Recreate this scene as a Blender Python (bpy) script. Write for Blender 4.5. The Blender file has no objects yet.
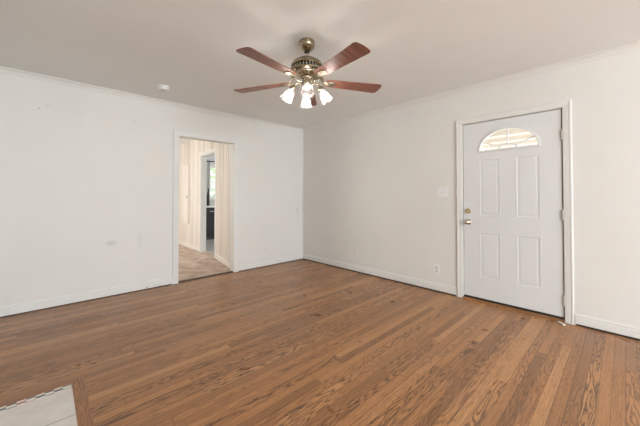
import bpy, bmesh, math, random
from mathutils import Vector, Matrix
random.seed(7)
C = bpy.context.scene.collection
SC = bpy.context.scene
PI = math.pi

# ------------------------------------------------------------------ camera
cam_d = bpy.data.cameras.new('camera'); cam = bpy.data.objects.new('camera', cam_d); C.objects.link(cam)
cam.location = (-3.534, -4.186, 1.174)
cam.rotation_euler = (PI/2 + math.radians(.9), 0, math.radians(46.464 - 90))
cam_d.sensor_width = 36; cam_d.lens = 289.8/640*36; cam_d.shift_y = -21.05/640
cam_d.clip_start = .02; cam_d.clip_end = 200
SC.camera = cam

# ------------------------------------------------------------------ world, exposure
w = bpy.data.worlds.new('sky'); SC.world = w; w.use_nodes = True
bg = w.node_tree.nodes['Background']; bg.inputs[0].default_value = (.88, .95, 1, 1); bg.inputs[1].default_value = 4.4
vs = SC.view_settings
vs.view_transform = 'Standard'; vs.look = 'None'; vs.exposure = 0.24; vs.gamma = 1; vs.use_curve_mapping = False

# ------------------------------------------------------------------ daylight through the back window, plus added unseen fill lamps
def area(name, loc, rot, sx, sy, power, col):
    l = bpy.data.lights.new(name, 'AREA'); l.shape = 'RECTANGLE'; l.size = sx; l.size_y = sy
    l.energy = power; l.color = col
    o = bpy.data.objects.new(name, l); C.objects.link(o); o.location = loc; o.rotation_euler = rot
    return o
area('daylight_back_window', (-3.0, -9.48, 1.35), (PI/2, 0, 0), 2.8, 1.5, 268, (.82, .91, 1))
area('side_fill', (-4.58, -6.9, 1.4), (PI/2, 0, -PI/2), 1.4, 1.4, 8, (.86, .93, 1))  # added fill lamp out of view, brightens the right wall
area('hall_fill', (-3.95, 2.4, 1.5), (PI/2, 0, -PI/2), 1.6, 1.3, 54, (1, .98, .95))  # added unseen fill lamp for the hall; the wall behind it is solid
area('kitchen_fill', (2.45, 2.6, 1.5), (PI/2, 0, PI/2), 1.4, 1.1, 36, (.96, .98, 1))  # added unseen fill lamp for the kitchen, apart from its visible window

# ------------------------------------------------------------------ sun on the far side of the front door
sl = bpy.data.lights.new('sun', 'SUN'); sl.energy = 4; sl.angle = .01; sl.color = (1, .96, .9)
so_ = bpy.data.objects.new('sun', sl); C.objects.link(so_); so_.rotation_euler = (0, math.radians(38), 0); so_.location = (6, 0, 8)

# ------------------------------------------------------------------ materials
def newmat(name, col, rough=.5, metal=0, spec=.5):
    m = bpy.data.materials.new(name); m.use_nodes = True
    b = m.node_tree.nodes['Principled BSDF']
    b.inputs['Base Color'].default_value = (*col, 1); b.inputs['Roughness'].default_value = rough
    b.inputs['Metallic'].default_value = metal; b.inputs['Specular IOR Level'].default_value = spec
    return m
class G:                                     # tiny node-graph helper
    def __init__(s, m): s.t = m.node_tree; s.b = s.t.nodes['Principled BSDF']
    def n(s, k, **kw):
        x = s.t.nodes.new(k)
        for a, v in kw.items(): setattr(x, a, v)
        return x
    def put(s, sock, v):
        if hasattr(v, 'links'): s.t.links.new(v, sock)
        else: sock.default_value = v
    def m(s, op, a, b=0., c=0.):
        x = s.n('ShaderNodeMath', operation=op)
        for i, v in enumerate((a, b, c)): s.put(x.inputs[i], v)
        return x.outputs[0]
    def obj(s): return s.n('ShaderNodeTexCoord').outputs['Object']
    def sep(s, v):
        x = s.n('ShaderNodeSeparateXYZ'); s.put(x.inputs[0], v); return x.outputs
    def comb(s, a, b, c):
        x = s.n('ShaderNodeCombineXYZ')
        for i, v in enumerate((a, b, c)): s.put(x.inputs[i], v)
        return x.outputs[0]
    def noise(s, v, scale=5, detail=3, rough=.5):
        x = s.n('ShaderNodeTexNoise'); s.put(x.inputs['Vector'], v); x.inputs['Scale'].default_value = scale
        x.inputs['Detail'].default_value = detail; x.inputs['Roughness'].default_value = rough; return x.outputs['Fac']
    def white(s, v):
        x = s.n('ShaderNodeTexWhiteNoise', noise_dimensions='3D'); s.put(x.inputs['Vector'], v); return x.outputs['Value']
    def ramp(s, f, stops, interp='LINEAR'):
        x = s.n('ShaderNodeValToRGB'); s.put(x.inputs[0], f); r = x.color_ramp; r.interpolation = interp
        while len(r.elements) < len(stops): r.elements.new(.5)
        for e, (p, c) in zip(r.elements, stops): e.position = p; e.color = (*c, 1) if len(c) == 3 else c
        return x.outputs[0]
    def mix(s, f, a, b, mode='MIX'):
        x = s.n('ShaderNodeMix', data_type='RGBA', blend_type=mode)
        s.put(x.inputs[0], f)
        for i, v in ((6, a), (7, b)):
            if isinstance(v, tuple): x.inputs[i].default_value = (*v, 1)
            else: s.put(x.inputs[i], v)
        return x.outputs[2]
    def rng(s, f, a, b, c, d):
        x = s.n('ShaderNodeMapRange'); s.put(x.inputs[0], f)
        for i, v in enumerate((a, b, c, d)): x.inputs[i+1].default_value = v
        return x.outputs[0]
    def bump(s, h, strength, dist=.01):
        x = s.n('ShaderNodeBump'); x.inputs['Strength'].default_value = strength; x.inputs['Distance'].default_value = dist
        s.put(x.inputs['Height'], h); s.t.links.new(x.outputs[0], s.b.inputs['Normal'])
    def col(s, c): s.t.links.new(c, s.b.inputs['Base Color'])

def paint(name, col, amt=.03, rough=.6, marks=()):
    m = newmat(name, col, rough); g = G(m); p = g.obj()
    lo = tuple(c*(1-amt*1.6) for c in col); hi = tuple(min(1, c*(1+amt)) for c in col)
    c = g.ramp(g.noise(p, 1.3, 4, .6), [(.3, lo), (.7, hi)])
    for (ctr, rad, mc, k, wob) in marks:      # stains, scuffs and nail holes with a place and shape of their own
        x, y, z = g.sep(p)
        dx = g.m('DIVIDE', g.m('SUBTRACT', x, ctr[0]), rad[0]); dz = g.m('DIVIDE', g.m('SUBTRACT', z, ctr[1]), rad[1])
        d = g.m('SQRT', g.m('ADD', g.m('MULTIPLY', dx, dx), g.m('MULTIPLY', dz, dz)))
        d = g.m('ADD', d, g.m('MULTIPLY', g.m('SUBTRACT', g.noise(p, 14, 3), .5), wob))
        c = g.mix(g.rng(d, .4, 1.1, k, 0), c, mc)
    g.col(c); g.bump(g.noise(p, 60, 4), .05, .004)
    return m
WALL = (.712, .69, .642)
M = {}
M['wall_marks'] = paint('wall_paint_marked', WALL, .02, .55, marks=[
    ((-2.956, .623), (.06, .035), (.42, .41, .41), .42, .35), ((-2.50, 1.62), (.14, .17), (.80, .68, .56), .32, .5),
    ((-3.584, 2.09), (.011, .011), (.3, .27, .24), .6, 0), ((-2.733, 2.10), (.010, .010), (.4, .36, .32), .5, 0),
    ((-2.66, .62), (.03, .12), (.55, .54, .53), .25, 1.2), ((-3.52, 2.13), (.03, .02), (.6, .58, .55), .4, .6)])
M['wall'] = paint('wall_paint', WALL, .02, .55)
M['ceiling'] = paint('ceiling_paint', (.86, .865, .845), .015, .7)
M['trim'] = paint('trim_paint', (.715, .70, .66), .01, .38)
M['door'] = paint('door_paint', (.69, .69, .672), .01, .35)
M['cream'] = paint('cream_panel_paint', (.78, .73, .66), .03, .45)
def boards():
    m = newmat('cream_board_paint', (.8, .73, .62), .45); g = G(m); x, y, z = g.sep(g.obj())
    n = g.noise(g.comb(g.m('MULTIPLY', y, 7.5), 0., g.m('MULTIPLY', z, .12)), 1, 1)
    g.col(g.ramp(n, [(.3, (.58, .50, .43)), (.5, (.80, .75, .68)), (.7, (.66, .60, .53))])); return m
M['cream_boards'] = boards()
M['slot'] = newmat('painted_slot', (.42, .39, .35), .6)
M['white'] = newmat('white_plastic', (.77, .76, .74), .35)
M['plate'] = newmat('painted_plate', (.775, .755, .725), .4)
M['iron'] = newmat('aged_brass_iron', (.34, .29, .22), .42, 1)
M['hinge'] = newmat('painted_hinge', (.50, .46, .41), .5)
M['dark'] = newmat('dark_slot', (.03, .028, .025), .6)
M['black'] = newmat('black_enamel', (.010, .010, .010), .35, 0, .2)
M['blackiron'] = newmat('black_iron', (.02, .019, .018), .45, .4)
M['brass'] = newmat('polished_brass', (.52, .40, .20), .28, 1)
M['nickel'] = newmat('satin_nickel', (.60, .55, .46), .26, 1)
M['bronze_gap_shade'] = newmat('bronze_threshold_gap_shade', (.035, .025, .018), .5, .3)  # door threshold; also the strips painting in shade under the baseboards
M['soffit'] = newmat('carport_boards', (.84, .77, .71), .7)
M['counter'] = newmat('countertop_laminate', (.66, .65, .62), .35)
M['curtain'] = newmat('dark_curtain_cloth', (.05, .048, .045), .9)
M['chip'] = newmat('white_painted_chip', (.60, .57, .52), .8)
M['leaf'] = newmat('dry_leaf', (.14, .06, .03), .8)

def antique():
    m = newmat('antique_brass', (.40, .33, .22), .27, 1); g = G(m)
    g.col(g.ramp(g.noise(g.obj(), 14, 3), [(.35, (.30, .24, .16)), (.7, (.52, .45, .32))])); return m
M['antique'] = antique()

def blade_wood():
    m = newmat('mahogany_blade', (.2, .06, .03), .42); g = G(m); x, y, z = g.sep(g.obj())
    v = g.comb(g.m('MULTIPLY', x, 2.2), g.m('MULTIPLY', y, 34), z)
    n = g.noise(v, 1.6, 5, .65)
    g.col(g.ramp(n, [(.32, (.10, .034, .022)), (.5, (.22, .082, .050)), (.72, (.36, .16, .105))])); return m
M['blade'] = blade_wood()

def oak(name, along='x', seed=0., tint=1.0, plank=True):
    m = newmat(name, (.3, .15, .08), .3); g = G(m); p = g.obj(); x, y, z = g.sep(p)
    if along == 'y': x, y = y, x
    W = .0572
    if plank:
        yr = g.m('DIVIDE', y, W); row = g.m('FLOOR', yr); fy = g.m('FRACT', yr)
        r1 = g.white(g.comb(row, 3.1+seed, 0)); r2 = g.white(g.comb(row, 9.7, 1))
        L = g.m('ADD', .7, g.m('MULTIPLY', r2, 1.1))
        xr = g.m('DIVIDE', g.m('ADD', x, g.m('MULTIPLY', r1, 7.3)), L)
        colm = g.m('FLOOR', xr); fx = g.m('FRACT', xr)
        rid = g.white(g.comb(row, colm, 5.5)); rid2 = g.white(g.comb(row, colm, 15.2)); rid3 = g.white(g.comb(colm, row, 41.))
    else:
        rid = rid2 = rid3 = .6; row = 0.; colm = 0.
    # board colour
    base = g.ramp(rid, [(0, (.36, .172, .072)), (.2, (.455, .216, .088)), (.5, (.515, .245, .098)), (.8, (.565, .275, .112)), (1, (.64, .335, .145))])
    # long soft streaks
    st = g.noise(g.comb(g.m('MULTIPLY', x, 1.8), g.m('MULTIPLY', y, 150), g.m('MULTIPLY', rid, 37)), 1, 4, .6)
    base = g.mix(g.rng(st, .3, .7, .0, .55), base, g.mix(1, base, (.42, .40, .42), 'MULTIPLY'))
    # cathedral figure: contour lines of a stretched noise, a different one per board
    nz = g.noise(g.comb(g.m('ADD', g.m('MULTIPLY', x, 2.3), g.m('MULTIPLY', rid2, 50)), g.m('MULTIPLY', y, 20), g.m('MULTIPLY', rid3, 60)), 1, 1.6, .45)
    ring = g.m('FRACT', g.m('MULTIPLY', nz, 10.5))
    ring = g.m('ABSOLUTE', g.m('SUBTRACT', ring, .5))
    line = g.rng(ring, .16, .46, 0, 1)
    amt = g.m('MULTIPLY', line, g.rng(rid2, .3, .85, .08, .95) if plank else .4)
    brk = g.rng(g.noise(g.comb(g.m('MULTIPLY', x, 40), g.m('MULTIPLY', y, 260), 0.), 1, 2), .35, .6, .45, 1)
    amt = g.m('MULTIPLY', amt, brk)
    c = g.mix(amt, base, (.060, .028, .016))
    # open pores: short dark flecks along the grain
    pf = g.noise(g.comb(g.m('MULTIPLY', x, 16), g.m('MULTIPLY', y, 230), g.m('MULTIPLY', rid, 9)), 1, 3, .6)
    c = g.mix(g.m('MULTIPLY', g.rng(pf, .54, .66, 0, 1), g.rng(rid3, 0, 1, .35, .8) if plank else .4), c, g.mix(1, c, (.42, .36, .34), 'MULTIPLY'))
    # worn, greyer blotches in the finish
    wear = g.noise(p, 1.4, 4, .6)
    c = g.mix(g.rng(wear, .48, .72, 0, .30), c, (.30, .175, .105))
    if tint != 1: c = g.mix(1, c, (tint, tint*.93, tint*.88), 'MULTIPLY')
    if plank:
        e = g.m('MINIMUM', fy, g.m('SUBTRACT', 1, fy)); gy = g.rng(e, .012, .045, 1, 0)
        g.b.inputs['Specular IOR Level'].default_value = .42
        e2 = g.m('MULTIPLY', g.m('MINIMUM', fx, g.m('SUBTRACT', 1, fx)), L); gx = g.rng(e2, .0006, .0022, 1, 0)
        gap = g.m('MAXIMUM', gy, gx)
        gs = g.m('MULTIPLY', gap, g.rng(g.white(g.comb(row, 77., 2)), 0, 1, .25, .75))
        c = g.mix(gs, c, (.035, .018, .012))
        g.bump(g.m('SUBTRACT', g.m('MULTIPLY', line, -.15), gap), .22, .0015)
    g.col(c)
    g.put(g.b.inputs['Roughness'], g.rng(g.noise(p, 3.5, 4), .3, .7, .27, .40))
    return m
M['floor'] = oak('oak_strip_floor')
M['oakframe'] = oak('oak_border', 'y', 4., .82, False)
M['oakframe_x'] = oak('oak_border_long', 'x', 4., .82, False)

def tile(name, sx, sy, ox, oy, c1, c2, grout, gw, rough=.35):
    m = newmat(name, c1, rough); g = G(m); p = g.obj(); x, y, z = g.sep(p)
    fx = g.m('FRACT', g.m('DIVIDE', g.m('ADD', x, ox+100*sx), sx)); fy = g.m('FRACT', g.m('DIVIDE', g.m('ADD', y, oy+100*sy), sy))
    ex = g.m('MULTIPLY', g.m('MINIMUM', fx, g.m('SUBTRACT', 1, fx)), sx); ey = g.m('MULTIPLY', g.m('MINIMUM', fy, g.m('SUBTRACT', 1, fy)), sy)
    e = g.rng(g.m('MINIMUM', ex, ey), gw*.5, gw*.8, 1, 0)
    c = g.ramp(g.noise(p, 9, 6, .65), [(.3, c1), (.7, c2)])
    g.col(g.mix(e, c, grout)); g.bump(g.m('SUBTRACT', 1, e), .3, .002); return m
M['hearth_tile'] = tile('hearth_tile', .61, .305, .27, 2.148, (.70, .64, .58), (.82, .77, .71), (.30, .25, .21), .004)
M['kitchen_tile'] = tile('kitchen_floor_tile', .30, .30, 0, 0, (.36, .35, .34), (.44, .43, .42), (.22, .21, .2), .006)
def splash():
    m = newmat('backsplash_tile', (.5, .49, .47), .25); g = G(m); x, y, z = g.sep(g.obj())
    f = g.m('FRACT', g.m('DIVIDE', z, .052)); e = g.rng(f, .06, .14, 1, 0)
    r = g.white(g.comb(g.m('FLOOR', g.m('DIVIDE', z, .052)), g.m('FLOOR', g.m('DIVIDE', x, .1)), 0.))
    g.col(g.mix(e, g.ramp(r, [(0, (.25, .24, .22)), (1, (.50, .48, .45))]), (.6, .58, .55))); return m
M['splash'] = splash()
def mosaic():
    m = newmat('mosaic_strip', (.6, .58, .52), .3); g = G(m); x, y, z = g.sep(g.obj())
    S = .023
    xr = g.m('DIVIDE', x, S*1.7); yr = g.m('DIVIDE', y, S)
    cx, cy = g.m('FLOOR', xr), g.m('FLOOR', yr)
    par = g.m('FRACT', g.m('MULTIPLY', g.m('ADD', cx, cy), .5))      # 0 or .5: checker
    r = g.white(g.comb(cx, cy, 3.))
    c = g.ramp(r, [(0, (.12, .11, .10)), (.3, (.27, .29, .26)), (.55, (.45, .20, .13)), (.7, (.40, .34, .27)), (.85, (.17, .19, .18))], 'CONSTANT')
    c = g.mix(g.m('LESS_THAN', par, .25), c, (.84, .80, .72))
    fx = g.m('FRACT', xr); fy = g.m('FRACT', yr)
    e = g.m('MINIMUM', g.m('MINIMUM', fx, g.m('SUBTRACT', 1, fx)), g.m('MINIMUM', fy, g.m('SUBTRACT', 1, fy)))
    g.col(g.mix(g.rng(e, .03, .07, 1, 0), c, (.42, .38, .33))); return m
M['mosaic'] = mosaic()
def carpet():
    m = newmat('beige_carpet', (.45, .38, .31), .95, 0, .1); g = G(m); p = g.obj()
    a = g.noise(p, 5, 5, .65); b = g.noise(p, 220, 2)
    c = g.ramp(a, [(.35, (.42, .31, .245)), (.55, (.60, .47, .385)), (.7, (.72, .60, .51))])
    g.col(g.mix(g.rng(b, .3, .7, 0, .35), c, (.22, .17, .13))); g.bump(b, .5, .006); return m
M['carpet'] = carpet()
def glass():
    m = bpy.data.materials.new('window_glass'); m.use_nodes = True; t = m.node_tree
    t.nodes.remove(t.nodes['Principled BSDF']); out = t.nodes['Material Output']
    tr = t.nodes.new('ShaderNodeBsdfTransparent'); gl = t.nodes.new('ShaderNodeBsdfGlossy'); gl.inputs['Roughness'].default_value = .03
    mx = t.nodes.new('ShaderNodeMixShader'); mx.inputs[0].default_value = .07
    tr.inputs[0].default_value = (.96, .98, .96, 1)
    t.links.new(tr.outputs[0], mx.inputs[1]); t.links.new(gl.outputs[0], mx.inputs[2]); t.links.new(mx.outputs[0], out.inputs[0]); return m
M['glass'] = glass()
def shade_glass():                            # pressed frosted glass; bulb glow put in as its own mottled emission
    m = bpy.data.materials.new('glowing_frosted_glass'); m.use_nodes = True; t = m.node_tree
    t.nodes.remove(t.nodes['Principled BSDF']); out = t.nodes['Material Output']
    tr = t.nodes.new('ShaderNodeBsdfTransparent'); tl = t.nodes.new('ShaderNodeBsdfTranslucent'); gl = t.nodes.new('ShaderNodeBsdfGlossy')
    gl.inputs['Roughness'].default_value = .12; tl.inputs[0].default_value = (.80, .83, .86, 1)
    em = t.nodes.new('ShaderNodeEmission'); em.inputs[0].default_value = (1, .985, .97, 1); em.inputs[1].default_value = .34
    m1 = t.nodes.new('ShaderNodeMixShader'); m1.inputs[0].default_value = .035
    m2 = t.nodes.new('ShaderNodeMixShader'); m2.inputs[0].default_value = .06
    tc = t.nodes.new('ShaderNodeTexCoord'); nz = t.nodes.new('ShaderNodeTexNoise'); nz.inputs['Scale'].default_value = 42; nz.inputs['Detail'].default_value = 1
    mr = t.nodes.new('ShaderNodeMapRange'); mr.inputs[1].default_value = .4; mr.inputs[2].default_value = .6; mr.inputs[3].default_value = .02; mr.inputs[4].default_value = .15
    t.links.new(tc.outputs['Object'], nz.inputs['Vector']); t.links.new(nz.outputs['Fac'], mr.inputs[0]); t.links.new(mr.outputs[0], em.inputs[1])
    ad = t.nodes.new('ShaderNodeAddShader')
    L = t.links.new
    L(tr.outputs[0], m1.inputs[1]); L(tl.outputs[0], m1.inputs[2]); L(m1.outputs[0], m2.inputs[1]); L(gl.outputs[0], m2.inputs[2])
    L(m2.outputs[0], ad.inputs[0]); L(em.outputs[0], ad.inputs[1]); L(ad.outputs[0], out.inputs[0]); return m
M['shade'] = shade_glass()
def emit(name, col, s):
    m = bpy.data.materials.new(name); m.use_nodes = True; t = m.node_tree
    t.nodes.remove(t.nodes['Principled BSDF']); e = t.nodes.new('ShaderNodeEmission')
    e.inputs[0].default_value = (*col, 1); e.inputs[1].default_value = s
    t.links.new(e.outputs[0], t.nodes['Material Output'].inputs[0]); return m
M['bulb'] = emit('lit_bulb', (1, .98, .94), 1.5)
def foliage():
    m = newmat('green_leaves', (.3, .5, .2), .7); g = G(m)
    g.col(g.ramp(g.noise(g.obj(), 9, 4), [(.3, (.12, .20, .08)), (.7, (.32, .44, .24))])); return m
M['foliage'] = foliage()
M['grass'] = newmat('pale_concrete', (.55, .50, .47), .9)
M['bark'] = newmat('tree_bark', (.16, .11, .08), .9)

# ------------------------------------------------------------------ mesh helpers
def box(bm, x0, x1, y0, y1, z0, z1):
    v = [bm.verts.new(p) for p in ((x0,y0,z0),(x1,y0,z0),(x1,y1,z0),(x0,y1,z0),(x0,y0,z1),(x1,y0,z1),(x1,y1,z1),(x0,y1,z1))]
    for f in ((0,3,2,1),(4,5,6,7),(0,1,5,4),(1,2,6,5),(2,3,7,6),(3,0,4,7)): bm.faces.new([v[i] for i in f])
    return v
def BM(): return bmesh.new()
def boxes(*bs):
    bm = BM()
    for b in bs: box(bm, *b)
    return bm
def prism(bm, prof, axis, a, b):
    """extrude a closed 2D profile along an axis: x -> (a,p0,p1), y -> (p0,a,p1), z -> (p0,p1,a)"""
    f = {'x': lambda t, p: (t, p[0], p[1]), 'y': lambda t, p: (p[0], t, p[1]), 'z': lambda t, p: (p[0], p[1], t)}[axis]
    A = [bm.verts.new(f(a, p)) for p in prof]; B = [bm.verts.new(f(b, p)) for p in prof]
    n = len(prof)
    for i in range(n): bm.faces.new((A[i], A[(i+1) % n], B[(i+1) % n], B[i]))
    bm.faces.new(A[::-1]); bm.faces.new(B)
def lathe(bm, prof, n=32, mtx=None, flute=0, nf=8, cap0=False, cap1=False):
    rings = []
    for (r, z) in prof:
        rr = []
        for k in range(n):
            a = 2*PI*k/n; q = r*(1 + (flute*math.cos(nf*a)*max(0, (r-.02)/.04) if flute else 0))
            p = Vector((q*math.cos(a), q*math.sin(a), z))
            rr.append(bm.verts.new(mtx @ p if mtx else p))
        rings.append(rr)
    for A, B in zip(rings, rings[1:]):
        for k in range(n): bm.faces.new((A[k], A[(k+1) % n], B[(k+1) % n], B[k]))
    if cap0: bm.faces.new(rings[0][::-1])
    if cap1: bm.faces.new(rings[-1])
def tube(bm, pts, r, n=10):
    pts = [Vector(p) for p in pts]; rings = []
    for i, p in enumerate(pts):
        d = (pts[min(i+1, len(pts)-1)] - pts[max(i-1, 0)]).normalized()
        u = d.orthogonal().normalized() if abs(d.z) > .9 else d.cross(Vector((0,0,1))).normalized()
        v = d.cross(u); rad = r[i] if isinstance(r, (list, tuple)) else r
        rings.append([bm.verts.new(p + rad*(math.cos(2*PI*k/n)*u + math.sin(2*PI*k/n)*v)) for k in range(n)])
    for A, B in zip(rings, rings[1:]):
        for k in range(n): bm.faces.new((A[k], A[(k+1) % n], B[(k+1) % n], B[k]))
    bm.faces.new(rings[0][::-1]); bm.faces.new(rings[-1])
def obj(name, bm, mat, parent=None, smooth=False, bevel=0, loc=None):
    bmesh.ops.recalc_face_normals(bm, faces=bm.faces)
    me = bpy.data.meshes.new(name); bm.to_mesh(me); bm.free()
    o = bpy.data.objects.new(name, me); C.objects.link(o)
    if mat: me.materials.append(mat)
    if parent: o.parent = parent
    if loc: o.location = loc
    if smooth:
        for p in me.polygons: p.use_smooth = True
        if smooth == 'auto': me.set_sharp_from_angle(angle=math.radians(38))
    if bevel:
        b = o.modifiers.new('bevel', 'BEVEL'); b.width = bevel; b.segments = 2; b.limit_method = 'ANGLE'
    return o
def struct(name, bm, mat, parent=None, **k):
    o = obj(name, bm, mat, parent, **k)
    if not parent: o['kind'] = 'structure'
    return o
def empty(name, loc=(0,0,0), rz=0, kind=None):
    o = bpy.data.objects.new(name, None); C.objects.link(o); o.location = loc; o.rotation_euler = (0,0,rz); o.empty_display_size = .1
    if kind: o['kind'] = kind
    return o
def tag(o, label, cat, group=None, kind=None):
    o['label'] = label; o['category'] = cat
    if group: o['group'] = group
    if kind: o['kind'] = kind
    return o

# ------------------------------------------------------------------ room shell
H = 2.44; XL = -4.6; YB = -9.5; T = .12
DX0, DX1, DH = -2.207, -1.401, 2.0           # doorway in the left wall
EY0, EY1, EH = -3.785, -2.885, 2.01          # entry door hole in the right wall
struct('floor', boxes((XL, .0, YB, .03, -.08, 0)), M['floor'])
struct('ceiling', boxes((XL-.12, .12, YB-.12, 0.12, H, H+.1)), M['ceiling'])
struct('wall_left', boxes((XL-T, DX0-.02, 0, T, 0, H), (DX1+.02, T, 0, T, 0, H), (DX0-.02, DX1+.02, 0, T, DH+.02, H)), M['wall_marks'])
struct('wall_right', boxes((0, T, YB, EY0-.015, 0, H), (0, T, EY1+.015, 0, 0, H), (0, T, EY0-.015, EY1+.015, EH+.015, H)), M['wall'])
struct('wall_back', boxes((XL, 0, YB-T, YB, 0, .6), (XL, 0, YB-T, YB, 2.1, H), (XL, -4.4, YB-T, YB, .6, 2.1), (-1.6, 0, YB-T, YB, .6, 2.1)), M['wall'])
struct('wall_fireplace', boxes((XL-T, XL, YB, 0, 0, .7), (XL-T, XL, YB, 0, 2.1, H), (XL-T, XL, YB, -7.6, .7, 2.1), (XL-T, XL, -6.2, 0, .7, 2.1)), M['wall'])

# crown moulding
def crown_prof(s): return [(0, H), (.030*s, H), (.030*s, H-.010), (.022*s, H-.014), (.012*s, H-.026), (.010*s, H-.034), (.006*s, H-.038), (.006*s, H-.050), (0, H-.054)]
bm = BM(); prism(bm, crown_prof(-1), 'x', XL, 0); struct('trim_1', bm, M['wall'])
bm = BM(); prism(bm, crown_prof(-1), 'y', YB, 0); struct('trim_2', bm, M['wall'])
# baseboards
def base_prof(s, g): return [(0, g), (.014*s, g), (.014*s, .072), (.010*s, .078), (.010*s, .084), (.013*s, .087), (.012*s, .093), (.006*s, .100), (.004*s, .106), (0, .106)]
bm = BM(); prism(bm, base_prof(-1, .011), 'x', XL, DX0-.075); prism(bm, base_prof(-1, .011), 'x', DX1+.075, 0); struct('baseboard_left', bm, M['trim'])
bm = BM(); prism(bm, base_prof(-1, .016), 'y', YB, EY0-.075); prism(bm, base_prof(-1, .016), 'y', EY1+.085, 0); struct('baseboard_right', bm, M['trim'])
struct('gap_shade_left', boxes((XL, DX0-.08, -.008, 0, 0, .0108), (DX1+.08, -.010, -.008, 0, 0, .0108)), M['bronze_gap_shade'])     # dark strips painting in the shadow gap under the baseboards
struct('gap_shade_right', boxes((-.009, 0, YB, EY0-.08, 0, .0158), (-.009, 0, EY1+.088, -.010, 0, .0158)), M['bronze_gap_shade'])  # same painted shadow gap along the right wall
# corner bead where the two walls meet
struct('trim_3', boxes((-.012, 0, -.012, 0, .1, H-.05)), M['wall'])

# doorway: jamb lining and casing (left wall)
bm = boxes((DX0-.02, DX0, -.001, T+.001, 0, DH), (DX1, DX1+.02, -.001, T+.001, 0, DH), (DX0-.02, DX1+.02, -.001, T+.001, DH, DH+.02))
struct('trim_4', bm, M['trim'])
def casing(axis, a0, a1, zt, wd, sgn=-1, gap=0.):
    """mitred casing round an opening a0..a1 with head at zt; stands sgn * thickness off the wall"""
    bm = BM()
    prof = [(0, 0), (0, .009), (.008, .011), (.014, .011), (.018, .012), (wd-.020, .013), (wd-.016, .0155), (wd-.004, .0155), (wd, .012), (wd, 0)]
    path = [(a0-.004, 0, -1, 0), (a0-.004, zt+.004, -1, 1), (a1+.004, zt+.004, 1, 1), (a1+.004, 0, 1, 0)]
    rings = []
    for (a, z, da, dz) in path:
        rr = []
        for (o, t) in prof:
            A = a + da*o; Z = z + dz*o
            rr.append(bm.verts.new((A, sgn*t, Z) if axis == 'x' else (sgn*t, A, Z)))
        rings.append(rr)
    n = len(prof)
    for P, Q in zip(rings, rings[1:]):
        for i in range(n): bm.faces.new((P[i], P[(i+1) % n], Q[(i+1) % n], Q[i]))
    bm.faces.new(rings[0]); bm.faces.new(rings[-1][::-1])
    return bm
struct('trim_5', casing('x', DX0, DX1, DH, .075), M['trim'])
struct('trim_6', casing('y', EY0, EY1, EH, .064), M['trim'])
# entry door frame: jambs, stop and threshold
bm = boxes((0, T, EY0-.015, EY0, 0, EH), (0, T, EY1, EY1+.015, 0, EH), (0, T, EY0-.015, EY1+.015, EH, EH+.015),
           (.055, .07, EY0, EY0+.012, .03, EH), (.055, .07, EY1-.012, EY1, .03, EH), (.055, .07, EY0, EY1, EH-.012, EH))
struct('trim_7', bm, M['trim'])
bm = BM(); prism(bm, [(-.034, 0), (-.030, .012), (-.018, .020), (.0, .022), (.115, .022), (.115, 0)], 'y', EY0+.001, EY1-.001); struct('trim_8', bm, oak('oak_saddle', 'y', 2., .62, False))
struct('trim_11', boxes((.002, .115, EY0+.001, EY1-.001, .0225, .032)), M['bronze_gap_shade'])
struct('trim_9', boxes((DX0, DX1, .012, .05, 0, .014)), newmat('dark_transition_strip', (.07, .045, .03), .6))

# ------------------------------------------------------------------ entry door
door = empty('door_1', (0, -3.335, 0), kind='structure')
D0, D1 = -.443, .443; ZB, ZT = .042, 2.003   # local y range (y+ = knob side), slab heights
XF, XBk = .004, .048                         # front and rear faces of the slab
LW, LZ, LHt = .272, 1.684, .218              # half-width, foot and height of the fan light
def ell(w_, h_, n=28): return [(w_*math.cos(PI*i/n), LZ + h_*math.sin(PI*i/n)) for i in range(n+1)]
bm = BM()
PANELS = [(-.282, -.066, .262, .782), (.066, .282, .262, .782), (-.282, -.066, .952, 1.596), (.066, .282, .952, 1.596)]
# slab front: grid with the four pressed panels, plus a top field with the half-round hole
ys = sorted({D0, D1, *[p[0] for p in PANELS], *[p[1] for p in PANELS]}); zs = [ZB, .262, .782, .952, 1.596, 1.640]
vc = {}
def V(y, z, x=XF):
    k = (round(y, 5), round(z, 5), round(x, 5))
    if k not in vc: vc[k] = bm.verts.new((x, y, z))
    return vc[k]
def isp(y0, y1, z0, z1):
    return any(abs(p[0]-y0) < 1e-4 and abs(p[1]-y1) < 1e-4 and abs(p[2]-z0) < 1e-4 and abs(p[3]-z1) < 1e-4 for p in PANELS)
for i in range(len(ys)-1):
    for j in range(len(zs)-1):
        y0, y1, z0, z1 = ys[i], ys[i+1], zs[j], zs[j+1]
        if isp(y0, y1, z0, z1):
            lv = [(0, XF), (.008, XF-.001), (.014, XF-.0005), (.022, XF+.0018), (.030, XF+.0018), (.044, XF+.0004)]
            for (a, xa), (b, xb) in zip(lv, lv[1:]):
                for (p, q, r, s) in (((y0+a, z0+a), (y1-a, z0+a), (y1-b, z0+b), (y0+b, z0+b)), ((y1-a, z0+a), (y1-a, z1-a), (y1-b, z1-b), (y1-b, z0+b)),
                                     ((y1-a, z1-a), (y0+a, z1-a), (y0+b, z1-b), (y1-b, z1-b)), ((y0+a, z1-a), (y0+a, z0+a), (y0+b, z0+b), (y0+b, z1-b))):
                    bm.faces.new((V(*p, xa), V(*q, xa), V(*r, xb), V(*s, xb)))
            b, xb = lv[-1]
            bm.faces.new((V(y0+b, z0+b, xb), V(y1-b, z0+b, xb), V(y1-b, z1-b, xb), V(y0+b, z1-b, xb)))
        else: bm.faces.new((V(y0, z0), V(y1, z0), V(y1, z1), V(y0, z1)))
hole = ell(LW, LHt)
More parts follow.
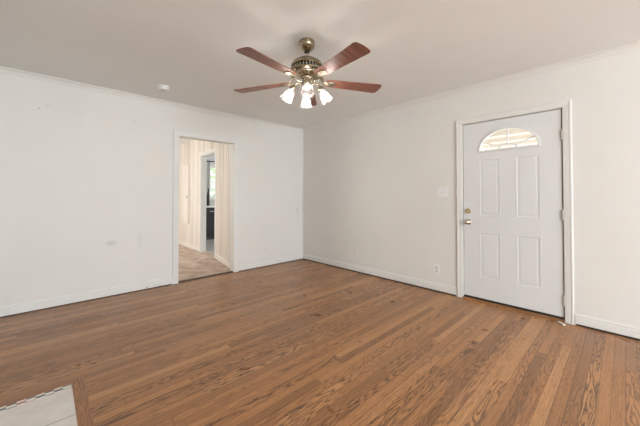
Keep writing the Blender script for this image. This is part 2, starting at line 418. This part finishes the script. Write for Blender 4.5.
low = [(D1 + (D0-D1)*0, 1.640)]
def ring_top(x):
    for i in range(len(hole)-1):             # from the arch out to the slab's edge
        (ya, za), (yb, zb) = hole[i], hole[i+1]
        def out(y, z):
            if abs(y)/D1 > (z-LZ)/(ZT-LZ): return (D1 if y > 0 else D0, LZ + (z-LZ)*D1/max(abs(y), 1e-6))
            return (y*(ZT-LZ)/max(z-LZ, 1e-6), ZT)
        pa, pb = out(ya, za), out(yb, zb)
        fs = [V(ya, za, x), V(yb, zb, x), V(*pb, x)]
        if (pa[1] < ZT-1e-6) != (pb[1] < ZT-1e-6): fs.append(V(D1 if pa[0]+pb[0] > 0 else D0, ZT, x))
        fs.append(V(*pa, x)); bm.faces.new(fs)
    bm.faces.new((V(D0, 1.640, x), V(D1, 1.640, x), V(D1, LZ, x), V(LW, LZ, x), V(-LW, LZ, x), V(D0, LZ, x)))
ring_top(XF); ring_top(XBk)
for a, b in zip(hole, hole[1:]): bm.faces.new((V(*a), V(*b), V(*b, XBk), V(*a, XBk)))
bm.faces.new((V(LW, LZ), V(-LW, LZ), V(-LW, LZ, XBk), V(LW, LZ, XBk)))
bm.faces.new((V(D0, ZB, XBk), V(D1, ZB, XBk), V(D1, 1.640, XBk), V(D0, 1.640, XBk)))
for a, b in (((D0, ZB), (D1, ZB)), ((D0, ZT), (D1, ZT)), ((D0, ZB), (D0, ZT)), ((D1, ZB), (D1, ZT))):
    bm.faces.new((V(*a), V(*b), V(*b, XBk), V(*a, XBk)))
slab = obj('door_slab', bm, M['door'], door)
def arch_bar(bm, w0, h0, w1, h1, x0, x1, base=True, n=28):
    A, B = ell(w0, h0, n), ell(w1, h1, n)
    for i in range(n):
        q = [A[i], A[i+1], B[i+1], B[i]]
        f = [bm.verts.new((x0, *p)) for p in q]; r = [bm.verts.new((x1, *p)) for p in q]
        bm.faces.new(f); bm.faces.new(r[::-1])
        bm.faces.new((f[0], f[1], r[1], r[0])); bm.faces.new((f[2], f[3], r[3], r[2]))
bm = BM(); arch_bar(bm, LW-.008, LHt-.008, LW+.014, LHt+.014, XF-.009, XF+.004)
box(bm, XF-.009, XF+.004, -LW-.014, LW+.014, LZ-.018, LZ+.004)
obj('light_frame', bm, M['door'], door, bevel=.003)
bm = BM(); n = 28; A = ell(LW, LHt)
f = [bm.verts.new((.030, *p)) for p in A]; bm.faces.new(f); f2 = [bm.verts.new((.034, *p)) for p in A]; bm.faces.new(f2[::-1])
pane = obj('glass_pane', bm, M['glass'], door)
bm = BM(); arch_bar(bm, .075, .042, .090, .054, .012, .024, n=16)
for deg in (28, 90, 152):
    a = math.radians(deg); p0 = (.082*math.cos(a), LZ+.048*math.sin(a)); p1 = (LW*math.cos(a), LZ+LHt*math.sin(a))
    tube(bm, [(.018, *p0), (.018, *p1)], .0075, 6)
obj('grille', bm, M['door'], door)
def knob_lathe(prof, zc, yc):
    bm = BM(); mt = Matrix.Translation((XF, yc, zc)) @ Matrix.Rotation(-PI/2, 4, 'Y')
    lathe(bm, prof, 24, mt, cap1=True); return bm
KY = .394
k = obj('door_knob', knob_lathe([(.032, 0), (.033, .004), (.028, .008), (.013, .012), (.012, .026), (.020, .032), (.027, .042), (.028, .052), (.022, .061), (.010, .065), (.001, .066)], .882, KY), M['nickel'], door, smooth='auto')
k['label'] = 'round polished knob'
bm = knob_lathe([(.029, 0), (.029, .006), (.024, .012), (.017, .013), (.016, .016), (.001, .017)], 1.008, KY)
dbt = obj('deadbolt', bm, M['brass'], door, smooth='auto')
obj('thumb_turn', boxes((XF-.034, XF-.014, KY-.006, KY+.006, .992, 1.026)), M['nickel'], dbt, bevel=.003)
for z in (.20, 1.0, 1.76):
    bm = BM(); tube(bm, [(-.006, D0-.004, z-.048), (-.006, D0-.004, z+.048)], .0065, 10); box(bm, -.001, .004, D0-.004, D0+.006, z-.045, z+.045)
    obj('hinge', bm, M['hinge'], door)
obj('door_gap_shade', boxes((.049, .0545, D0-.006, D0+.010, .03, ZT+.005), (.049, .0545, D1-.010, D1+.006, .03, ZT+.005), (.049, .0545, D0+.010, D1-.010, ZT-.010, ZT+.005)), M['dark'], door)  # dark strip behind the slab edges, paints the shade of the door gap
obj('door_sweep', boxes((.010, .040, D0+.003, D1-.003, .0325, .043)), M['dark'], door)

# ------------------------------------------------------------------ outside: carport and garden
t = tag(empty('carport', (.12, -3.3, 0)), 'beige board ceiling of the carport beyond the front door fan light', 'carport')
bm = boxes((.01, 5.2, -3.5, 3.5, 2.42, 2.5)); obj('board_ceiling', bm, M['soffit'], t)
bm = BM()
for i in range(7): box(bm, .5+i*.72, .56+i*.72, -3.4, 3.4, 2.34, 2.42)
obj('rafter', bm, newmat('rafter_paint', (.84, .76, .69), .7), t)
for yy in (-3.3, 3.2): obj('post', boxes((5.0, 5.1, yy, yy+.1, -.2, 2.42)), M['trim'], t, bevel=.005)
struct('ground', boxes((.12, 14, -14, 18, -.3, -.2), (-12, .12, 5.4, 18, -.3, -.2)), M['grass'])

# ------------------------------------------------------------------ hall beyond the doorway
struct('hall_floor', boxes((-4.0, -1.03, .03, 5.2, -.08, .0095)), M['carpet'])
struct('hall_ceiling', boxes((-4.12, -1.03, T, 5.32, H, H+.1), (-1.03, 2.6, T, 4.3, H, H+.1)), M['ceiling'])
def panelled(bm, p0, p1, z0, z1, thick, off=0., pw=.135):
    """vertical boards with V-joints from p0 to p1 (plan); visible face to the left of the run"""
    p0, p1 = Vector(p0), Vector(p1); d = (p1-p0); L = d.length; d /= L; nrm = Vector((-d.y, d.x))
    prof = [(0, 0)]
    s = off % pw
    widths = [.10, .16, .13, .19, .11, .15]
    i = 0
    while s < L-.02:
        if s > .02: prof += [(s-.014, 0), (s-.005, -.020), (s+.005, -.020), (s+.014, 0)]
        s += widths[i % 6]; i += 1
    prof += [(L, 0), (L, -thick), (0, -thick)]
    A = []; B = []
    for (u, v) in prof:
        q = p0 + d*u + nrm*v
        A.append(bm.verts.new((q.x, q.y, z0))); B.append(bm.verts.new((q.x, q.y, z1)))
    n = len(prof)
    for k in range(n): bm.faces.new((A[k], A[(k+1) % n], B[(k+1) % n], B[k]))
    bm.faces.new(A); bm.faces.new(B[::-1])
Q0, Q1 = (-1.352, T+.002), (-1.168, 1.20)
R0, R1 = (-1.13, 1.98), (-1.13, 5.2)
bm = BM()
panelled(bm, Q0, Q1, .0, H, .08); panelled(bm, R0, R1, .0, H, .1); panelled(bm, Q1, R0, 2.03, H, .09, .03)
struct('wall_hall', bm, M['cream_boards'])
struct('wall_hall_end', boxes((-4.0, -1.03, 5.2, 5.3, 0, H)), M['cream'])
struct('wall_hall_side', boxes((-4.12, -4.0, T, 5.2, 0, H)), M['cream'])
def skirting(bm, p0, p1, h=.095, t=.014, z0=.0095):
    p0, p1 = Vector(p0), Vector(p1); d = (p1-p0).normalized(); n = Vector((-d.y, d.x))
    pr = [(0, z0), (t, z0), (t, h-.012), (t-.006, h), (0, h)]
    A = [bm.verts.new((p0.x+n.x*a, p0.y+n.y*a, z)) for a, z in pr]; B = [bm.verts.new((p1.x+n.x*a, p1.y+n.y*a, z)) for a, z in pr]
    for k in range(5): bm.faces.new((A[k], A[(k+1) % 5], B[(k+1) % 5], B[k]))
    bm.faces.new(A); bm.faces.new(B[::-1])
bm = BM(); skirting(bm, Q0, (-1.180, 1.13)); skirting(bm, (-1.13, 2.05), R1)
struct('baseboard_hall', bm, M['cream'])
# kitchen opening lining and casing
bm = boxes((-1.145, -1.03, 1.975, 1.990, .0, 2.03), (-1.160, -1.03, 1.13, 1.20, .0, 2.03), (-1.150, -1.03, 1.19, 1.985, 2.02, 2.035),
           (-1.150, -1.130, 1.98, 2.055, .0, 2.10), (-1.185, -1.165, 1.13, 1.20, .0, 2.10), (-1.175, -1.140, 1.20, 1.98, 2.035, 2.10))
struct('trim_10', bm, M['trim'])
# shallow built-in cabinet on the far hall wall
t = tag(empty('wall_cabinet', (-1.13, 2.86, .55)), 'tall shallow cream cabinet on the panelled hall wall left of kitchen opening', 'cabinet')
obj('body', boxes((-.030, 0, -.21, .21, 0, 1.36)), M['cream_boards'], t, bevel=.003)
dr = obj('cabinet_door', boxes((-.052, -.031, -.19, .19, .02, 1.34)), M['cream_boards'], t, bevel=.004)
obj('latch', boxes((-.062, -.052, -.185, -.165, .60, .64)), M['dark'], dr)

# ------------------------------------------------------------------ kitchen
struct('kitchen_floor', boxes((-1.03, 2.5, T, 4.15, -.08, .006)), M['kitchen_tile'])
KX0, KX1, KZ0, KZ1 = -.05, .86, 1.14, 2.04    # window opening
struct('wall_kitchen', boxes((-1.03, KX0-.0, 4.15, 4.27, 0, H), (KX1, 2.5, 4.15, 4.27, 0, H), (KX0, KX1, 4.15, 4.27, 0, KZ0), (KX0, KX1, 4.15, 4.27, KZ1, H),
       (2.5, 2.6, T, 4.27, 0, H)), newmat('kitchen_grey_paint', (.60, .60, .60), .6))
struct('wall_backsplash', boxes((-1.02, 2.4, 4.138, 4.15, .915, 1.075)), M['splash'])
wn = empty('window_1', ((KX0+KX1)/2, 4.15, KZ0), kind='structure')
hw = (KX1-KX0)/2; hh = KZ1-KZ0
bm = boxes((-hw-.05, -hw+.0, -.02, 0, -.06, hh+.06), (hw, hw+.05, -.02, 0, -.06, hh+.06), (-hw, hw, -.02, 0, hh, hh+.06), (-hw-.08, hw+.08, -.05, 0, -.05, -.0),
           (-hw, -hw+.03, .0, .08, 0, hh), (hw-.03, hw, 0, .08, 0, hh), (-hw+.03, hw-.03, 0, .08, 0, .03), (-hw+.03, hw-.03, 0, .08, hh-.03, hh))
obj('window_frame', bm, M['trim'], wn)
bm = BM()
for i in (1, 2): box(bm, -hw+.03 + (2*hw-.06)*i/3-.009, -hw+.03+(2*hw-.06)*i/3+.009, .03, .05, .03, hh-.03)
for j in (1, 2, 3):
    s = .022 if j == 2 else .009; box(bm, -hw+.03, hw-.03, .028, .052, .03+(hh-.06)*j/4-s, .03+(hh-.06)*j/4+s)
obj('muntin', bm, M['trim'], wn)
obj('pane', boxes((-hw+.02, hw-.02, .038, .042, .02, hh-.02)), M['glass'], wn)
t = tag(empty('curtain_rod', (.4, 4.08, 2.19)), 'thin black curtain rod above the kitchen window', 'curtain rod')
bm = BM(); tube(bm, [(-.52, 0, 0), (.6, 0, 0)], .012, 10); obj('rod', bm, M['blackiron'], t, smooth=True)
bm = BM(); bmesh.ops.create_uvsphere(bm, u_segments=14, v_segments=8, radius=.026, matrix=Matrix.Translation((-.535, 0, 0))); obj('finial', bm, M['blackiron'], t, smooth=True)
bm = boxes((-.475, -.455, -.01, .07, -.012, .012)); obj('bracket', bm, M['blackiron'], t)
bm = BM()                                       # narrow gathered curtain
pf = []
for i in range(25): pf.append((-.104 + i*.0007, 4.085 + .006*math.sin(i*1.3)))
prof = pf + [(x, y+.004) for x, y in pf[::-1]]
prism(bm, prof, 'z', 1.12, 2.178)
tag(obj('curtain', bm, M['curtain']), 'narrow dark curtain drawn to the left of the kitchen window', 'curtain')

# base cabinet run with a black dishwasher
t = tag(empty('dishwasher', (-.10, 3.55, .006)), 'black dishwasher under the kitchen counter, seen through the doorway', 'dishwasher')
obj('body', boxes((-.30, .30, .02, .58, .09, .865)), M['black'], t)
obj('door', boxes((-.297, .297, -.005, .018, .12, .72)), M['black'], t, bevel=.004)
cp = obj('control_panel', boxes((-.297, .297, -.008, .018, .727, .862)), M['black'], t, bevel=.004)
obj('handle', boxes((-.20, .20, -.028, -.009, .755, .775)), newmat('grey_handle', (.25, .25, .25), .3, .8), t, bevel=.004)
obj('kick_plate', boxes((-.297, .297, .06, .08, .0, .09)), M['dark'], t)
for (xa, xb) in ((-1.02, -.402), (.202, .9), (.902, 1.6)):
    cb = tag(empty('base_cabinet', ((xa+xb)/2, 3.55, .006)), {-1.02: 'white base cabinet left of the dishwasher', .202: 'white base cabinet right of the dishwasher', .902: 'white base cabinet at the far right end of the kitchen counter'}[xa], 'cabinet', 'kitchen base cabinets')
    h = (xb-xa)/2-.002
    obj('body', boxes((-h, h, .02, .58, .09, .865), (-h, h, .07, .58, 0, .09)), M['trim'], cb)
    dd = obj('door', boxes((-h+.01, h-.01, .0, .018, .11, .68)), M['trim'], cb, bevel=.003); obj('handle', boxes((h-.06, h-.05, -.025, .0, .52, .62)), M['nickel'], dd)
    dd = obj('drawer', boxes((-h+.01, h-.01, .0, .018, .70, .85)), M['trim'], cb, bevel=.003); obj('handle', boxes((-.05, .05, -.025, .0, .77, .78)), M['nickel'], dd)
tag(obj('countertop', boxes((-1.02, 1.62, 3.52, 4.136, .874, .914)), M['counter'], bevel=.004), 'pale grey kitchen countertop over the black dishwasher', 'countertop')
# small dark vase-shaped bottle on the counter in front of the window edge
bm = BM(); lathe(bm, [(.001, 0), (.034, 0), (.036, .01), (.036, .30), (.030, .35), (.014, .40), (.012, .47), (.015, .475), (.015, .49), (.001, .49)], 18)
tag(obj('bottle', bm, M['blackiron'], smooth='auto', loc=(-.185, 3.92, .914)), 'tall slim black bottle on the kitchen counter beside the window', 'bottle')

# tree outside the kitchen window
def tree(x, y, s, label):
    t = tag(empty('garden_tree', (x, y, -.2)), label, 'tree')
    bm = BM(); tube(bm, [(0,0,0), (.05,0,.6*s), (0,.05,1.2*s)], [.14*s, .10*s, .06*s], 9); obj('trunk', bm, M['bark'], t, smooth=True)
    bm = BM(); rnd = random.Random(int(x*10)+3)
    for k in range(420):
        a, b, r = rnd.uniform(0, 2*PI), rnd.uniform(-1, 1), rnd.uniform(.55, 1)**.5
        c = Vector((math.cos(a)*math.sqrt(1-b*b)*1.25, math.sin(a)*math.sqrt(1-b*b)*1.25, b*1.15))*r*s + Vector((0, 0, 1.5*s))
        u = Vector((rnd.gauss(0,1), rnd.gauss(0,1), rnd.gauss(0,1))).normalized(); v = u.orthogonal().normalized()*.13*s; w_ = u.cross(v)*1.3
        bm.faces.new([bm.verts.new(c+q) for q in (v, w_, -v, -w_)])
    obj('foliage', bm, M['foliage'], t)
tree(2.3, 9.0, 1.15, 'leafy green tree outside, left in the kitchen window')
tree(5.0, 10.5, 1.3, 'leafy green tree outside, right in the kitchen window')

# ------------------------------------------------------------------ hearth
HX, HY0, HY1 = -3.397, -3.45, -1.80
t = tag(empty('hearth', (-4.0, -2.6, 0)), 'pale tiled hearth with mosaic edging and wood border, set in the oak floor', 'hearth')
def hb(*b): return boxes(tuple(v - o for v, o in zip(b, (-4.0, -4.0, -2.6, -2.6, 0, 0))))
def world_mat(o):                               # keeps tile patterns in room coordinates
    o.data.transform(Matrix.Translation((-4.0, -2.6, 0))); o.location = (4.0, 2.6, 0); return o
world_mat(obj('tile_field', hb(XL+.001, HX-.003, HY0+.047, HY1-.047, .0005, .010), M['hearth_tile'], t))
world_mat(obj('mosaic_strip', hb(XL+.001, HX-.003, HY1-.0465, HY1-.001, .0005, .011), M['mosaic'], t))
world_mat(obj('mosaic_strip', hb(XL+.001, HX-.003, HY0+.001, HY0+.0465, .0005, .011), M['mosaic'], t))
FW = .058
bm = BM(); prism(bm, [(HX-.002+4, HY0+2.6), (HX-.002+4, HY1+2.6), (HX+FW+4, HY1+FW+2.6), (HX+FW+4, HY0-FW+2.6)], 'z', .0005, .012)
world_mat(obj('side_border', bm, M['oakframe'], t, bevel=.002))
bm = BM(); prism(bm, [(XL+.001+4, HY1+2.6), (HX-.003+4, HY1+2.6), (HX+FW-.001+4, HY1+FW+2.6), (XL+.001+4, HY1+FW+2.6)], 'z', .0005, .0115)
world_mat(obj('end_border', bm, M['oakframe_x'], t, bevel=.002))
bm = BM(); prism(bm, [(XL+.001+4, HY0+2.6), (XL+.001+4, HY0-FW+2.6), (HX+FW-.001+4, HY0-FW+2.6), (HX-.003+4, HY0+2.6)], 'z', .0005, .0115)
world_mat(obj('end_border', bm, M['oakframe_x'], t, bevel=.002))

# ------------------------------------------------------------------ wall fittings
def plate(name, loc, rz, w_, h_, label, cat, group=None, mat='plate'):
    """cover plate; local -y faces the room"""
    t = tag(empty(name, loc, rz), label, cat, group)
    obj('cover_plate', boxes((-w_/2, w_/2, -.006, 0, -h_/2, h_/2)), M[mat], t, bevel=.0025)
    return t
def outlet(loc, rz, label, mat='wall'):
    t = plate('wall_outlet', loc, rz, .074, .118, label, 'outlet', None, mat)
    for dz in (-.021, .021):
        bm = BM(); mt = Matrix.Translation((0, -.0055, dz)) @ Matrix.Rotation(PI/2, 4, 'X') @ Matrix.Diagonal((1, .86, 1, 1))
        lathe(bm, [(.0175, 0), (.0175, .003), (.001, .003)], 20, mt)
        s = obj('socket', bm, newmat('socket_face', (.60, .57, .53) if mat == 'white' else (.66, .62, .56), .4), t)
        obj('slot', boxes((-.0075, -.0055, -.0092, -.0084, dz-.003, dz+.008), (.0055, .0075, -.0092, -.0084, dz-.003, dz+.008), (-.002, .002, -.0092, -.0084, dz-.011, dz-.007)), M['dark'] if mat == 'white' else M['slot'], s)
    return t
RW = -PI/2                                      # right wall faces -x
outlet((0, -2.57, .272), RW, 'white outlet low on the wall just left of the front door', 'white')
outlet((0, -1.262, .300), RW, 'painted-over outlet low on the right wall nearest the room corner')
outlet((-.818, 0, .285), 0, 'painted-over outlet low on the left wall between doorway and corner')
t = plate('light_switch', (0, -2.650, 1.228), RW, .124, .118, 'white double switch plate beside the front door casing', 'light switch', None, 'white')
for dx in (-.023, .023):
    obj('toggle', boxes((dx-.004, dx+.004, -.017, -.006, -.004, .012)), M['white'], t, bevel=.001)
    obj('toggle_slot', boxes((dx-.006, dx+.006, -.0066, -.0058, -.013, .013)), newmat('switch_slot', (.45, .43, .40), .5), t)
t = tag(empty('thermostat_box', (-.118, 0, .93)), 'small painted-over box with cable cover on the left wall beside the corner', 'wall box')
obj('box', boxes((-.035, .035, -.022, 0, -.028, .032)), M['wall'], t, bevel=.003)
obj('cable_cover', boxes((-.020, .020, -.011, 0, -.24, -.028)), M['wall'], t, bevel=.002)

# smoke detector
t = tag(empty('smoke_detector', (-2.555, -.535, H)), 'round white smoke detector on the ceiling near the left wall', 'smoke detector')
bm = BM(); lathe(bm, [(.068, 0), (.068, -.010), (.064, -.013)], 32, cap1=True); obj('base', bm, M['white'], t, smooth='auto')
bm = BM(); lathe(bm, [(.060, -.013), (.060, -.030), (.052, -.043), (.036, -.047), (.001, -.048)], 32); obj('cover', bm, M['white'], t, smooth='auto')
bm = BM()
for k in range(10):
    a = 2*PI*k/10; mt = Matrix.Rotation(a, 4, 'Z') @ Matrix.Translation((.0605, 0, -.019))
    bmesh.ops.create_cube(bm, size=1, matrix=mt @ Matrix.Diagonal((.002, .018, .005, 1)))
obj('vent_slots', bm, newmat('grey_vent', (.52, .50, .48), .6), t)
obj('test_button', boxes((-.012, .008, -.035, -.015, -.051, -.045)), newmat('grey_button', (.45, .44, .42), .5), t, bevel=.001)

# ------------------------------------------------------------------ bits on the floor
bm = BM(); prism(bm, [(-.038, 0), (-.033, .013), (.026, .015), (.040, .005), (.038, 0)], 'y', -.012, .012)
o = tag(obj('wood_chip', bm, M['chip'], bevel=.002, loc=(-.074, -3.765, .0008)), 'white painted wood chip on the floor at the door casing foot', 'wood chip')
o.rotation_euler = (0, 0, math.radians(52))
def leaf(x, y, rz, s, label, z=.0005):
    bm = BM(); pts = [(0,-.5), (.18,-.25), (.30,.0), (.2,.25), (0,.55), (-.22,.22), (-.26,-.05), (-.15,-.3)]
    c = bm.verts.new((0, 0, .010*s*10)); r = [bm.verts.new((p[0]*s, p[1]*s, .001 + .12*s*abs(p[0]))) for p in pts]
    for i in range(8): bm.faces.new((c, r[i], r[(i+1) % 8]))
    o = tag(obj('dry_leaf', bm, M['leaf'], loc=(x, y, z)), label, 'leaf'); o.rotation_euler = (0, 0, rz)
    sm = o.modifiers.new('thick', 'SOLIDIFY'); sm.thickness = .0008; sm.offset = 1
leaf(-.20, -3.50, .4, .045, 'larger crumpled brown leaf on the oak floor in front of the door')
leaf(-.075, -3.58, 1.4, .035, 'small brown leaf scrap on the floor against the door threshold')
leaf(-.085, -3.70, 2.2, .030, 'tiny brown leaf scrap beside the white chip at the threshold')
for (x, lab) in ((-2.585, 'dark cable stub at the foot of the left wall, farther from the doorway'), (-2.44, 'dark cable stub at the foot of the left wall, nearer the doorway')):
    bm = BM(); tube(bm, [(0, .012, .010), (0, -.004, .012), (.002, -.010, .022), (.0, -.012, .036 if x < -2.5 else .018)], .004, 8)
    tag(obj('cable_stub', bm, M['dark'], smooth=True, loc=(x, -.014, 0)), lab, 'cable')

# ------------------------------------------------------------------ ceiling fan
FX, FY = -1.995, -2.411
fan = tag(empty('ceiling_fan', (FX, FY, H)), 'five-blade brass and mahogany ceiling fan with four lit glass shades', 'ceiling fan')
DROP = -.013
def P(name, prof, mat, n=40, par=fan, **k):
    bm = BM(); lathe(bm, prof, n, **k); o = obj(name, bm, M[mat], par, smooth='auto')
    if name not in ('canopy', 'hanger_ball', 'downrod'): o.location.z = DROP
    return o
P('canopy', [(.001, -.0005), (.062, -.0005), (.065, -.006), (.064, -.034), (.060, -.042), (.060, -.050), (.047, -.066), (.030, -.078), (.022, -.082), (.001, -.082)], 'antique')
P('hanger_ball', [(.001, -.078), (.018, -.080), (.022, -.090), (.016, -.100), (.001, -.102)], 'blackiron')
P('downrod', [(.0105, -.09), (.0105, -.144)], 'nickel', 20)
P('motor_dome', [(.001, -.124), (.024, -.125), (.040, -.130), (.080, -.142), (.112, -.162), (.126, -.182), (.130, -.196), (.126, -.200), (.100, -.202), (.001, -.202)], 'antique', 48)
P('motor_core', [(.098, -.196), (.098, -.250)], 'dark', 40)
bm = BM()
for k in range(30):
    a = 2*PI*k/30; mt = Matrix.Rotation(a, 4, 'Z') @ Matrix.Translation((.111, 0, -.217)) @ Matrix.Rotation(math.radians(-14), 4, 'Y')
    bmesh.ops.create_cube(bm, size=1, matrix=mt @ Matrix.Diagonal((.020, .009, .038, 1)))
obj('cooling_fins', bm, M['nickel'], fan, loc=(0, 0, DROP))
P('motor_flange', [(.098, -.232), (.140, -.234), (.150, -.242), (.150, -.252), (.140, -.262), (.110, -.276), (.075, -.284), (.001, -.284)], 'antique', 48)
bm = BM(); lathe(bm, [(.128, -.2665), (.132, -.271), (.118, -.277), (.114, -.274)], 48); obj('rope_ring', bm, M['nickel'], fan, smooth=True, loc=(0, 0, DROP))
P('switch_housing', [(.050, -.283), (.054, -.290), (.052, -.300), (.038, -.306), (.036, -.350), (.040, -.356), (.040, -.368), (.030, -.380), (.014, -.390), (.008, -.404), (.001, -.408)], 'nickel')
BZ = -.318                                       # blade plane below the ceiling
fwd = math.radians(46.464)
def blade_bm():
    bm = BM(); pts = []
    # outline in the blade plane: root at r=.20, tip at r=.665
    top = [(.150, .018), (.158, .034), (.178, .046), (.22, .052), (.30, .056), (.45, .063), (.58, .070), (.632, .073), (.648, .069), (.656, .058), (.661, .035), (.662, 0)]
    out = top + [(x, -y) for x, y in top[::-1][1:]]
    A = [bm.verts.new((x, y, -.003)) for x, y in out]; B = [bm.verts.new((x, y, .003)) for x, y in out]
    n = len(out)
    for i in range(n): bm.faces.new((A[i], A[(i+1) % n], B[(i+1) % n], B[i]))
    bm.faces.new(A[::-1]); bm.faces.new(B); return bm
pitch = Matrix.Rotation(math.radians(-9), 4, 'X')
sag = Matrix.Rotation(math.radians(-1.0), 4, Vector((math.cos(fwd), math.sin(fwd), 0)))   # the blades hang a touch out of level
for k in range(5):
    a = fwd - math.radians(.2 + 72*k)
    b = obj('blade', blade_bm(), M['blade'], fan, bevel=.0015)
    b.data.transform(sag @ Matrix.Rotation(a, 4, 'Z') @ pitch); b.location = (0, 0, BZ-.008)
    bm = BM()
    tube(bm, [(.105, 0, .044), (.128, 0, .038), (.142, 0, .012), (.156, 0, -.004), (.180, 0, -.009)], [.010, .009, .010, .010, .008], 10)
    for s in (-1, 1): tube(bm, [(.108, 0, .042), (.130, .014*s, .026), (.148, .020*s, -.002), (.170, .014*s, -.009)], .005, 8)
    mt = Matrix.Translation((.205, 0, -.0075)) @ Matrix.Diagonal((1.55, 1, 1, 1))
    lathe(bm, [(.001, -.007), (.012, -.0065), (.020, -.003), (.025, -.005), (.029, -.004), (.031, .002)], 28, mt)
    ir = obj('blade_iron', bm, M['iron'], fan, smooth='auto'); ir.data.transform(sag @ Matrix.Rotation(a, 4, 'Z') @ pitch); ir.location = (0, 0, BZ-.008)
# light kit
tilt = math.radians(30)
for k in range(4):
    a = fwd - math.radians(-5 + 90*k)
    R = Matrix.Rotation(a, 4, 'Z')
    bm = BM(); tube(bm, [R @ Vector(p) for p in ((.034, 0, -.335), (.070, 0, -.330), (.092, 0, -.338), (.106, 0, -.354), (.110, 0, -.370))], .0065, 10)
    arm = obj('lamp_arm', bm, M['antique'], fan, smooth=True, loc=(0, 0, DROP))
    mt = R @ Matrix.Translation((.110, 0, -.368)) @ Matrix.Rotation(-tilt, 4, 'Y')
    bm = BM(); lathe(bm, [(.001, .010), (.018, .008), (.027, 0), (.029, -.014), (.027, -.022)], 24, mt)
    obj('fitter', bm, M['antique'], arm, smooth='auto')
    bm = BM(); lathe(bm, [(.021, -.010), (.023, -.024), (.032, -.042), (.038, -.064), (.039, -.086), (.042, -.104), (.052, -.122)], 48, mt, flute=.10, nf=8)
    sh = obj('glass_shade', bm, M['shade'], arm, smooth=True)
    so = sh.modifiers.new('thick', 'SOLIDIFY'); so.thickness = .0015
    bm = BM(); lathe(bm, [(.009, -.014), (.010, -.034), (.015, -.048), (.018, -.062), (.015, -.078), (.007, -.086), (.001, -.088)], 20, mt)
    obj('bulb', bm, M['bulb'], arm, smooth=True)
    l = bpy.data.lights.new('bulb_light', 'POINT'); l.energy = 1.6; l.color = (1, .93, .84); l.shadow_soft_size = .02
    o = bpy.data.objects.new('bulb_light', l); C.objects.link(o); o.parent = fan; o.location = mt @ Vector((0, 0, -.108)) + Vector((0, 0, DROP))
# pull chain
bm = BM(); tube(bm, [(.036, 0, -.36), (.040, 0, -.38), (.040, 0, -.45)], .0016, 6)
pc = obj('pull_chain', bm, M['nickel'], fan); pc.rotation_euler = (0, 0, fwd - math.radians(50))
